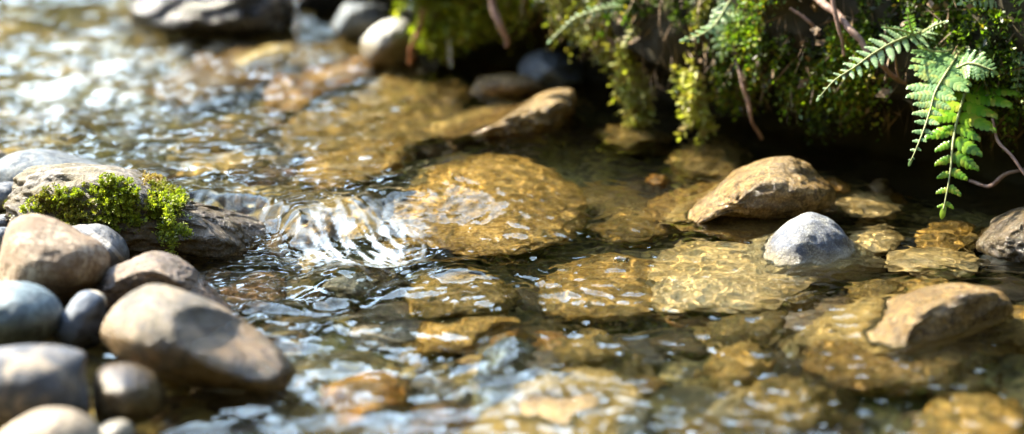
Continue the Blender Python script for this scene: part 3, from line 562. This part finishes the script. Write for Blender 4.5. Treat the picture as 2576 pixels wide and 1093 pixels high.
m_litter = plain('dead_root_hair', (0.06, 0.035, 0.015), (0.28, 0.18, 0.09), 40)
rs = np.random.RandomState(55); n = 2600; p, nn = bank_pt(rs.uniform(0.1, 0.93, n), rs.uniform(0.05, 0.36, n)); lv = Leaves()
D = unit(nn * 0.5 + rs.normal(size=p.shape) * 0.5 + np.array([0, 0, -0.9])); L = rs.uniform(0.012, 0.055, n); lv.add(p + nn * 0.008, D, unit(np.cross(D, rs.normal(size=(n, 3)))), L, np.full(n, 0.0007))
n = 420; p, nn = bank_pt(rs.uniform(0.1, 0.93, n), rs.uniform(0.07, 0.36, n)); D = unit(rs.normal(size=p.shape) + nn * 0.3); L = rs.uniform(0.008, 0.02, n); lv.add(p + nn * 0.022, D, unit(np.cross(D, nn + rs.normal(size=(n, 3)) * 0.4)), L, L * 0.3)
tag(lv.build('dead_litter', m_litter), kind='stuff')
def hanging(label, pts, width, seed, n=260, leaf=0.009, mat=None):
    """tuft of moss strings hanging from the lip; pts = (px, py, depth) down the tuft"""
    rs = np.random.RandomState(seed); P = np.array([tuple(atd(*p)) for p in pts]); k = rs.uniform(0, 1, n) ** 0.8; t = k * (len(P) - 1); i = np.clip(t.astype(int), 0, len(P) - 2)
    C = P[i] + (P[i + 1] - P[i]) * (t - i)[:, None] + rs.normal(size=(n, 3)) * (width * (1.05 - 0.75 * k))[:, None] * np.array([1, 1, 0.4])
    D = unit(rs.normal(size=(n, 3)) * 0.5 + np.array([0, -0.3, -0.9])); lv = Leaves(); sprigs(lv, C, D, rs.uniform(0.012, 0.030, n), leaf * rs.uniform(0.7, 1.3, n), rs, 9, 0.3)
    return tag(lv.build('hanging_moss', mat or m_mosshang), label, 'moss')
def bd(px, py, z=0.0): return dep(px, py, z)
hanging('long straw-coloured moss tuft trailing from the bank down toward the water', [(1540, 40, 2.84), (1570, 120, 2.83), (1590, 180, 2.83), (1605, 240, 2.83), (1608, 285, 2.84)], 0.009, 1, 110, 0.012)
hanging('narrow yellow moss strand hanging right of the long straw-coloured tuft', [(1735, 150, 2.74), (1732, 200, 2.74), (1745, 260, 2.75), (1770, 310, 2.76)], 0.008, 2, 60, 0.011)
hanging('short brown and yellow moss beard nearest the knobbly rock', [(1500, 30, 2.86), (1520, 90, 2.85), (1530, 130, 2.85)], 0.012, 3, 50, 0.012)
hanging('lime moss fringe hanging over the grey-white rock', [(1080, -20, 3.10), (1085, 40, 3.10), (1120, 90, 3.10)], 0.020, 4, 200, 0.011, m_mossbright)
hanging('lime moss clump drooping beside the thick hanging twig', [(1150, -20, 3.06), (1190, 30, 3.05), (1160, 60, 3.05)], 0.022, 5, 200, 0.011, m_mossbright)
hanging('thin moss wisps dangling under the fern in dark shade', [(2110, 200, 2.68), (2060, 260, 2.70), (2070, 300, 2.70)], 0.012, 6, 40, 0.007, m_mossdark)

# ------------------------------------------------------------------ twigs and roots
def tube_pts(P, rad, seg=10, seed=0, name='tube', mat=None, parent=None, wob=0.12):
    P = np.array([tuple(p) for p in P]); T = unit(np.gradient(P, axis=0)); n = len(P); rd = np.interp(np.linspace(0, 1, n), np.linspace(0, 1, len(rad)), rad)
    ref = np.array([0.3, -1.0, 0.1]); A = unit(np.cross(T, ref)); B = np.cross(T, A); th = np.linspace(0, 2 * math.pi, seg, endpoint=False)
    v = P[:, None] + (A[:, None] * np.cos(th)[None, :, None] + B[:, None] * np.sin(th)[None, :, None]) * rd[:, None, None]
    nz = 1 + wob * perlin(v[..., 0] * 90, v[..., 1] * 90, v[..., 2] * 60, seed); v = P[:, None] + (v - P[:, None]) * nz[..., None]
    i = np.arange(n * seg).reshape(n, seg); j = np.roll(i, -1, 1); f = np.stack([i[:-1].ravel(), j[:-1].ravel(), j[1:].ravel(), i[1:].ravel()], 1)
    caps = []
    co = np.concatenate([v.reshape(-1, 3), P[:1], P[-1:]]); m = n * seg
    f = np.concatenate([f, np.array([[m, j[0, q], i[0, q], i[0, q]] for q in range(0)], int).reshape(-1, 4)]) if caps else f
    me = bpy.data.meshes.new(name); fl = [list(x) for x in f] + [[m, int(j[0, q]), int(i[0, q])] for q in range(seg)] + [[m + 1, int(i[-1, q]), int(j[-1, q])] for q in range(seg)]
    me.from_pydata([tuple(x) for x in co], [], fl); me.polygons.foreach_set('use_smooth', np.ones(len(me.polygons), bool))
    return link(name, me, mat, parent)
def twig(name, label, pts, rad, mat=m_twig, cat='twig', seed=0):
    pc = chain([atd(*p) for p in pts], 12); pc = [q + Vector((float(perlin(q.x * 40, q.z * 40, 1.5, 7)), 0, float(perlin(q.x * 40, q.z * 40, 9.5, 8)))) * rad[0] * 1.3 for q in pc]
    o = tube_pts(pc, rad, 10, seed, name, mat, None, 0.25); return tag(o, label, cat)
twig('root', 'pinkish brown root curving out of the moss behind the sharp fern', [(2020, -50, 2.62), (2075, 10, 2.60), (2130, 62, 2.58), (2185, 135, 2.57), (2245, 188, 2.58), (2300, 218, 2.62)], [0.0042, 0.004, 0.003, 0.0022], cat='root')
twig('twig', 'thin straight grey twig hanging across the curving root', [(2090, -40, 2.58), (2100, 20, 2.58), (2108, 75, 2.58), (2124, 140, 2.59)], [0.0028, 0.0026, 0.0016])
twig('twig', 'thick pinkish twig hanging down into the black hollow of the bank', [(1215, -40, 2.92), (1240, 10, 2.92), (1262, 60, 2.92), (1274, 118, 2.93)], [0.0045, 0.0045, 0.0035])
twig('twig', 'dark thin stem dropping from the moss to the shaded water', [(1845, 90, 2.72), (1860, 180, 2.70), (1878, 250, 2.70), (1895, 310, 2.71), (1915, 350, 2.73)], [0.0018, 0.0022, 0.002])
twig('twig', 'crooked fine twig at the edge of the frame beside the lime fern', [(2498, 300, 2.50), (2512, 355, 2.50), (2545, 395, 2.49), (2590, 450, 2.48)], [0.0014, 0.0018, 0.0014])
twig('twig', 'blurred rusty red stem by the grey-white rock', [(1062, 20, 3.05), (1048, 80, 3.05), (1036, 130, 3.06), (1034, 165, 3.07)], [0.004, 0.0035, 0.003], m_redtwig)
twig('twig', 'short brown stem below the blurred small fern', [(1742, 100, 2.76), (1738, 150, 2.76), (1734, 190, 2.77)], [0.0022, 0.002, 0.0015])
twig('twig', 'pale brown stalk rising out of frame beside the blurred small fern', [(1850, 60, 2.74), (1862, 20, 2.74), (1880, -40, 2.74)], [0.002, 0.0026, 0.003])
twig('twig', 'fine brown shoot between the two sharp ferns', [(2262, 195, 2.58), (2250, 150, 2.56), (2243, 112, 2.55)], [0.0014, 0.0012, 0.0010])
twig('root', 'tangled thin root low on the dark bank at the right edge', [(2440, 455, 2.60), (2490, 470, 2.56), (2530, 440, 2.55), (2590, 420, 2.56)], [0.0015, 0.002, 0.0015], cat='root')
for i, (a, b_, c_, d_) in enumerate([(2385, 75, 2480, 20), (2450, 60, 2440, 180), (2480, 60, 2540, 20), (1990, 20, 2060, 90)]):
    lab = ['yellowish mossy shoot slanting above the tall fern', 'thin drooping root tip above the lime fern', 'mossy shoot reaching to the right frame corner', 'faint brown stem above the shaded moss', 'faint stem lying across the lower shaded moss'][i]
    twig('twig', lab, [(a, b_, 2.64), ((a + c_) / 2 + 8, (b_ + d_) / 2 - 6, 2.63), (c_, d_, 2.64)], [0.0015, 0.002, 0.002])

# ------------------------------------------------------------------ ferns
def frond(parent, pts, lens, npair, mat, lobes=9, side=(1.0, 1.0), fwd=0.35, face=(-0.25, -0.75, 0.6), droop=0.15, lobe_w=0.55, seed=0, rr=0.0011, lobe_k=0.24, ragged=0.2):
    """pts: (px, py, depth) along the stalk, lens: pinna length (photo px) from base to tip"""
    rs = np.random.RandomState(seed); P = chain([atd(*p) for p in pts], 14); A = np.array([tuple(p) for p in P]); seg = np.linalg.norm(np.diff(A, axis=0), axis=1); cum = np.concatenate([[0], np.cumsum(seg)]); tot = cum[-1]
    fc = unit(np.array(face, float)); V = []; F = []; sc = 2.6 / FP
    def lobe(c, d, u, n, L, W):
        b = len(V); prof_ = [(-0.12, 0.9), (0.3, 1.0), (0.6, 1.0), (0.85, 0.62), (1.0, 0.0)]
        for (t, wd) in prof_:
            curl = -0.18 * t * t * L
            m = c + d * (L * t) + n * curl
            if wd > 0: V.extend([m + u * (W * wd) - n * 0.12 * W, m + n * 0.10 * W, m - u * (W * wd) - n * 0.12 * W])
            else: V.append(m)
        for k in range(3):
            i = b + 3 * k; F.extend([[i, i + 1, i + 4, i + 3], [i + 1, i + 2, i + 5, i + 4]])
        i = b + 9; F.extend([[i, i + 1, i + 3], [i + 1, i + 2, i + 3]])
    for k in range(npair + 1):
        t = (k + 0.15) / (npair + 0.6); t = t ** 0.9; s_ = t * tot
        for sgn in (-1, 1):
            ss = min(tot * 0.995, s_ + (0.012 * tot if sgn > 0 else 0)); p = np.array([np.interp(ss, cum, A[:, q]) for q in range(3)]); p2 = np.array([np.interp(min(tot, ss + 0.01), cum, A[:, q]) for q in range(3)]); p1 = np.array([np.interp(max(0, ss - 0.01), cum, A[:, q]) for q in range(3)])
            T = unit(p2 - p1); n = unit(fc - T * (fc @ T)); S = np.cross(T, n) * sgn
            L = np.interp(t, np.linspace(0, 1, len(lens)), lens) * sc * side[0 if sgn < 0 else 1] * rs.uniform(1 - ragged, 1 + ragged)
            d0 = unit(S + T * (fwd + rs.uniform(-0.08, 0.08)) + n * rs.uniform(-0.16, 0.16)); nl = max(2, int(lobes * (0.35 + 0.65 * L / (max(lens) * sc))))
            n_t = unit(n + S * rs.uniform(-0.15, 0.15) + 0 * T)
            wmax = L * lobe_k
            for q in range(nl):
                a = (q + 0.5) / nl; c = p + d0 * (L * a) + (T * 0.10 - np.array([0, 0, 1.0]) * droop + n * 0.05) * L * a * a
                dd = unit(d0 + (T * 0.2 - np.array([0, 0, 2.0]) * droop) * a); wv = np.cross(n_t, dd)
                ll = wmax * (1 - a) ** 0.55 * (0.75 + 0.5 * min(1, a * 5)) + 0.0004; ww = L / nl * lobe_w
                for g in (-1, 1): lobe(c, unit(wv * g + dd * 0.55), unit(dd - wv * g * 0.55), n_t, ll * rs.uniform(0.88, 1.12), ww)
            lobe(p + d0 * L * 0.93 + (T * 0.10 - np.array([0, 0, 1.0]) * droop) * L * 0.87, unit(d0 + T * 0.2 - np.array([0, 0, 2.0]) * droop), np.cross(n_t, d0), n_t, L * 0.12, L / nl * 0.4)
    tp = unit(A[-1] - A[-3]); nn = unit(fc - tp * (fc @ tp)); lobe(A[-1] - tp * 0.002, tp, np.cross(nn, tp), nn, lens[-1] * sc * 1.2 + 0.004, lens[-1] * sc * 0.3 + 0.001)
    me = bpy.data.meshes.new('frond'); me.from_pydata([tuple(v) for v in V], [], F); me.polygons.foreach_set('use_smooth', np.ones(len(me.polygons), bool))
    o = link('frond', me, mat, parent); tube_pts([p - Vector(tuple(fc * -0.0006)) for p in P], [rr * 1.3, rr, rr * 0.45], 7, 3, 'stalk', m_stalk, o, 0.1); return o
def fern(label): return tag(link('fern', None), label, 'fern')
f1 = fern('large sharp fern with a blue-green frond and a glossy lime frond reaching the water')
frond(f1, [(2440, 90, 2.60), (2415, 130, 2.55), (2383, 180, 2.51), (2354, 230, 2.49), (2342, 272, 2.48), (2326, 322, 2.47), (2303, 380, 2.46), (2290, 408, 2.46)], [70, 110, 110, 96, 76, 56, 36, 19, 6], 18, m_fern, 10, (0.85, 1.0), seed=1, droop=0.02, fwd=0.18, lobe_k=0.3)
frond(f1, [(2455, 150, 2.62), (2435, 215, 2.56), (2412, 290, 2.52), (2398, 355, 2.50), (2392, 420, 2.49), (2384, 475, 2.485), (2373, 528, 2.48)], [54, 92, 122, 116, 92, 74, 58, 40, 16], 12, m_fernlime, 9, (1.0, 0.8), seed=2, droop=0.10, fwd=0.30, lobe_k=0.30, rr=0.0013)
frond(f1, [(2440, 100, 2.60), (2455, 78, 2.57), (2470, 50, 2.55)], [10, 16, 14, 6], 5, m_fern, 4, seed=3)
frond(f1, [(2440, 105, 2.60), (2390, 128, 2.55), (2345, 130, 2.53), (2318, 118, 2.52)], [12, 22, 20, 8], 7, m_fern, 5, seed=4)
frond(f1, [(2400, 175, 2.52), (2440, 160, 2.50), (2490, 175, 2.49), (2500, 180, 2.49)], [16, 40, 34, 10], 8, m_fern, 6, seed=5)
f2 = fern('pale fern with one slender frond pointing down over the shaded pool')
frond(f2, [(2345, 70, 2.60), (2304, 86, 2.55), (2250, 106, 2.53), (2198, 135, 2.52), (2150, 170, 2.51), (2100, 203, 2.50), (2060, 247, 2.50)], [34, 50, 54, 50, 38, 28, 16, 5], 17, m_fernpale, 7, (1.0, 0.9), seed=6, droop=0.02, fwd=0.5)
frond(f2, [(2300, 92, 2.55), (2288, 60, 2.53), (2283, 30, 2.52)], [10, 20, 16, 6], 6, m_fern, 5, seed=7)
frond(f2, [(2320, 84, 2.56), (2345, 68, 2.53), (2378, 55, 2.51)], [10, 15, 12, 4], 7, m_fernpale, 4, seed=8)
frond(f2, [(2300, 90, 2.55), (2270, 78, 2.53), (2225, 70, 2.51)], [12, 18, 14, 5], 7, m_fern, 5, seed=9)
f3 = fern('green fern hanging at the right frame edge above the lime frond')
frond(f3, [(2610, 20, 2.60), (2590, 60, 2.56), (2574, 110, 2.54), (2566, 160, 2.53), (2557, 240, 2.53)], [50, 66, 60, 42, 26, 6], 16, m_fern, 8, (0.9, 1.0), seed=10, fwd=0.15, droop=0.05)
f4 = fern('fern frond spreading along the top frame corner')
frond(f4, [(2640, -30, 2.58), (2560, -14, 2.56), (2490, -4, 2.55), (2420, 8, 2.54)], [40, 44, 36, 24, 8], 15, m_fernpale, 7, seed=11, fwd=0.4)
frond(f4, [(2640, -40, 2.62), (2560, 0, 2.60), (2530, 60, 2.60), (2525, 90, 2.6)], [40, 40, 30, 10], 10, m_fern, 7, seed=12, fwd=0.4)
f5 = fern('small out of focus fern hanging from the middle of the bank')
frond(f5, [(1850, -30, 2.72), (1838, 20, 2.71), (1828, 60, 2.70), (1820, 100, 2.70), (1815, 142, 2.70)], [34, 56, 52, 38, 10], 8, m_fernpale, 6, seed=13, lobe_k=0.32, fwd=0.2)
frond(f5, [(1850, -20, 2.66), (1800, 60, 2.65), (1760, 90, 2.64), (1722, 100, 2.64)], [20, 26, 22, 8], 7, m_fern, 5, seed=14)
f6 = fern('blurred yellow-green fern arching out over the black hollow')
frond(f6, [(1700, -10, 2.80), (1600, 15, 2.78), (1520, 22, 2.77), (1450, 45, 2.77), (1415, 75, 2.77), (1383, 104, 2.77)], [34, 34, 26, 20, 14, 8, 5], 20, m_fernpale, 4, seed=15, fwd=0.5, droop=0.05)
frond(f6, [(1700, 0, 2.80), (1655, 40, 2.79), (1600, 70, 2.78), (1570, 110, 2.77)], [20, 26, 22, 8], 9, m_mosshang, 4, seed=16)
frond(f6, [(1620, 20, 2.80), (1700, 58, 2.78), (1770, 45, 2.77)], [14, 20, 18, 6], 8, m_fernpale, 4, seed=17)

# ------------------------------------------------------------------ moss on the mossy rock
ob, wc = STONES['rock_body'][0]
me = ob.data; nv = len(me.vertices); nrm = np.empty(nv * 3, np.float32); me.vertices.foreach_get('normal', nrm); nrm = nrm.reshape(-1, 3)
X_, Y_ = px_of(wc); vis = nrm @ np.array(FWD) < 0.25
def ell(x, y, rx, ry): return ((X_ - x) / rx) ** 2 + ((Y_ - y) / ry) ** 2
def plant(mask, n, length, leaf, mat, seed, nl=14, droop=0.25, up=0.6, name='moss', lw=0.32, spread=1.0, par=mr):
    rs = np.random.RandomState(seed); idx = np.where(mask & vis)[0]
    if len(idx) == 0: return
    idx = rs.choice(idx, n); P = wc[idx] + rs.normal(size=(n, 3)) * 0.0015; D = unit(nrm[idx] + np.array([0, 0, up]) + rs.normal(size=(n, 3)) * 0.35)
    lv = Leaves(); sprigs(lv, P, D, length * rs.uniform(0.5, 1.5, n), leaf * rs.uniform(0.7, 1.3, n), rs, nl, droop, spread, lw); o = lv.build(name, mat, par); o['kind'] = 'stuff'; return o
pn = perlin(wc[:, 0] * 30, wc[:, 1] * 30, wc[:, 2] * 30, 5)
m_m1 = leaf_mat('lime_cushion_moss', [(0.06, 0.07, 0.01), (0.14, 0.18, 0.012), (0.26, 0.31, 0.025), (0.40, 0.43, 0.06)], 60, 0.45, 0.5)
m_m2 = leaf_mat('olive_moss', [(0.06, 0.05, 0.012), (0.11, 0.12, 0.012), (0.20, 0.22, 0.02), (0.26, 0.20, 0.05)], 50, 0.4, 0.6)
plant((ell(270, 520, 200, 70) < 1) & (pn > -0.15) & (Y_ > 462), 480, 0.006, 0.0034, m_m2, 1)
plant((ell(120, 520, 100, 40) < 1) & (pn > 0.0), 260, 0.006, 0.0032, m_m2, 2)
plant((ell(292, 495, 58, 42) < 1) & (pn > -0.2), 150, 0.009, 0.0042, m_m1, 3)
plant((ell(350, 530, 80, 42) < 1) & (pn > -0.05), 120, 0.009, 0.0040, m_m1, 4)
plant((ell(300, 560, 60, 30) < 1), 50, 0.011, 0.0040, m_m1, 5)
plant((ell(170, 495, 36, 16) < 1), 60, 0.009, 0.0038, m_m1, 6)
plant((ell(78, 535, 26, 18) < 1), 40, 0.009, 0.0038, m_m1, 7)
plant((ell(220, 560, 60, 20) < 1) & (pn > 0), 80, 0.009, 0.0038, m_m2, 8)
plant((ell(375, 462, 30, 10) < 1), 22, 0.010, 0.0036, leaf_mat('straw_moss', [(0.20, 0.13, 0.03), (0.34, 0.24, 0.07)], 50, 0.4), 9)
plant((ell(425, 525, 35, 14) < 1), 50, 0.016, 0.0044, m_m1, 10)
rs = np.random.RandomState(4)
def dangle(pts, n, mat, seed, w=0.002, leaf=0.0045, up=-0.2):
    rs = np.random.RandomState(seed); P = np.array([tuple(p) for p in chain([atd(*q) for q in pts], 20)]); i = rs.randint(0, len(P), n); lv = Leaves()
    sprigs(lv, P[i] + rs.normal(size=(n, 3)) * w, unit(rs.normal(size=(n, 3)) + np.array([0, -0.2, up])), np.full(n, 0.006), leaf * rs.uniform(0.7, 1.2, n), rs, 6, 0.3); o = lv.build('moss_strand', mat, mr); return o
dm = (ob.location - Vector((0, 0, CAM_H))).dot(FWD) - 0.088
dangle([(420, 520, dm), (425, 560, dm - 0.004), (433, 590, dm - 0.006), (434, 635, dm - 0.006)], 90, m_m1, 1)
dangle([(400, 578, dm), (433, 570, dm - 0.004), (470, 575, dm)], 50, m_m1, 2)
dangle([(395, 595, dm), (435, 585, dm - 0.006), (480, 588, dm)], 34, m_m1, 3)
dangle([(350, 560, dm + 0.004), (352, 600, dm + 0.002)], 30, m_m2, 4)

# ------------------------------------------------------------------ drips falling from the moss
m_drop = NT('water_drop'); g = m_drop.new('ShaderNodeBsdfGlass'); g.inputs['IOR'].default_value = 1.333; g.inputs['Roughness'].default_value = 0.06; m_drop.lk(g.outputs[0], m_drop.out.inputs[0]); m_drop = m_drop.m
def drip(label, px, y0, y1, d, n, seed):
    rs = np.random.RandomState(seed); dd, fa = ico(2); V = []; F = []; k = 0
    for i in range(n):
        c = np.array(tuple(atd(px + rs.uniform(-2, 2), y0 + (y1 - y0) * (i + 0.5) / n, d))); r = rs.uniform(0.0018, 0.0036)
        V.append(dd * np.array([r, r, r * rs.uniform(1.2, 2.4)]) + c); F.append(fa + k); k += len(dd)
    return tag(link('water_drip', mesh_np('water_drip', np.concatenate(V), np.concatenate(F)), m_drop), label, 'dripping water')
drip('string of bright water drops falling in front of the black boulder', 747, 0, 105, 3.2, 7, 1)
drip('water drops falling off the lime moss fringe', 1131, 95, 165, 3.0, 6, 2)
drip('water drops running off the long straw-coloured moss tuft', 1632, 205, 292, 2.85, 8, 3)

def bubble(label, px, py, r, sq=0.6):
    dd, fa = ico(4); p = at(px, py); z = float(water_z(np.array(p.x), np.array(p.y)))
    o = link('bubble', mesh_np('bubble', dd * np.array([r, r, r * sq]), fa), m_drop); o.location = (p.x, p.y, z); return tag(o, label, 'bubble')
bubble('clear flattened bubble riding over the golden honeycomb plate', 1562, 668, 0.0085, 0.5)
bubble('tiny round bubble at the foot of the small fall', 1022, 616, 0.0045)
bubble('small bubble trapped at the edge of the white fall', 842, 655, 0.003)
# ------------------------------------------------------------------ valley beyond the frame: hills and a far wood, added out of view to cut sky fill and darken reflections
th = np.linspace(-math.pi, math.pi, 181); rr = np.array([6, 8, 10, 13, 17, 24, 40])
def rise(a):                                           # made-up skyline elevation by direction (a: 0 = into the picture, negative = left)
    d = np.degrees(a)
    return np.interp(d, [-180, -110, -85, -60, -30, -8, 2, 12, 60, 110, 180], [36, 32, 22, 19, 19, 19, 20, 34, 40, 40, 38])
TH, RR = np.meshgrid(th, rr); E = np.tan(np.radians(rise(TH) + 1.5 * perlin(TH * 6, RR * 0, 0, 85))); HZ = np.interp(RR, [6, 8, 17, 40], [0.0, 0.15, 0.85, 0.95]) * E * RR * 0.9 + 0.2
i = np.arange(TH.size).reshape(TH.shape); f = np.stack([i[:-1, :-1].ravel(), i[:-1, 1:].ravel(), i[1:, 1:].ravel(), i[1:, :-1].ravel()], 1)
added_hills = link('added_hills', mesh_np('added_hills', np.stack([(np.sin(TH) * RR).ravel(), (np.cos(TH) * RR + 2).ravel(), HZ.ravel()], 1), f), m_added_hill); tag(added_hills, kind='structure')
rs = np.random.RandomState(12); n = 26000; a = rs.uniform(-math.pi, math.pi, n); r = rs.uniform(8, 18, n); el = np.radians(rise(a)) * rs.uniform(0.0, 1.0, n) ** 0.7 * (1 + 0.22 * perlin(a * 9, r * 0.3, 0, 86))
P = np.stack([np.sin(a) * r, np.cos(a) * r + 2, np.tan(el) * r], 1); D = unit(rs.normal(size=(n, 3))); U = unit(np.cross(D, rs.normal(size=(n, 3)))); lv = Leaves(); L = rs.uniform(0.25, 0.7, n); lv.add(P, D, U, L, L * 0.35)
tag(lv.build('added_wood', m_added_wood), kind='stuff')
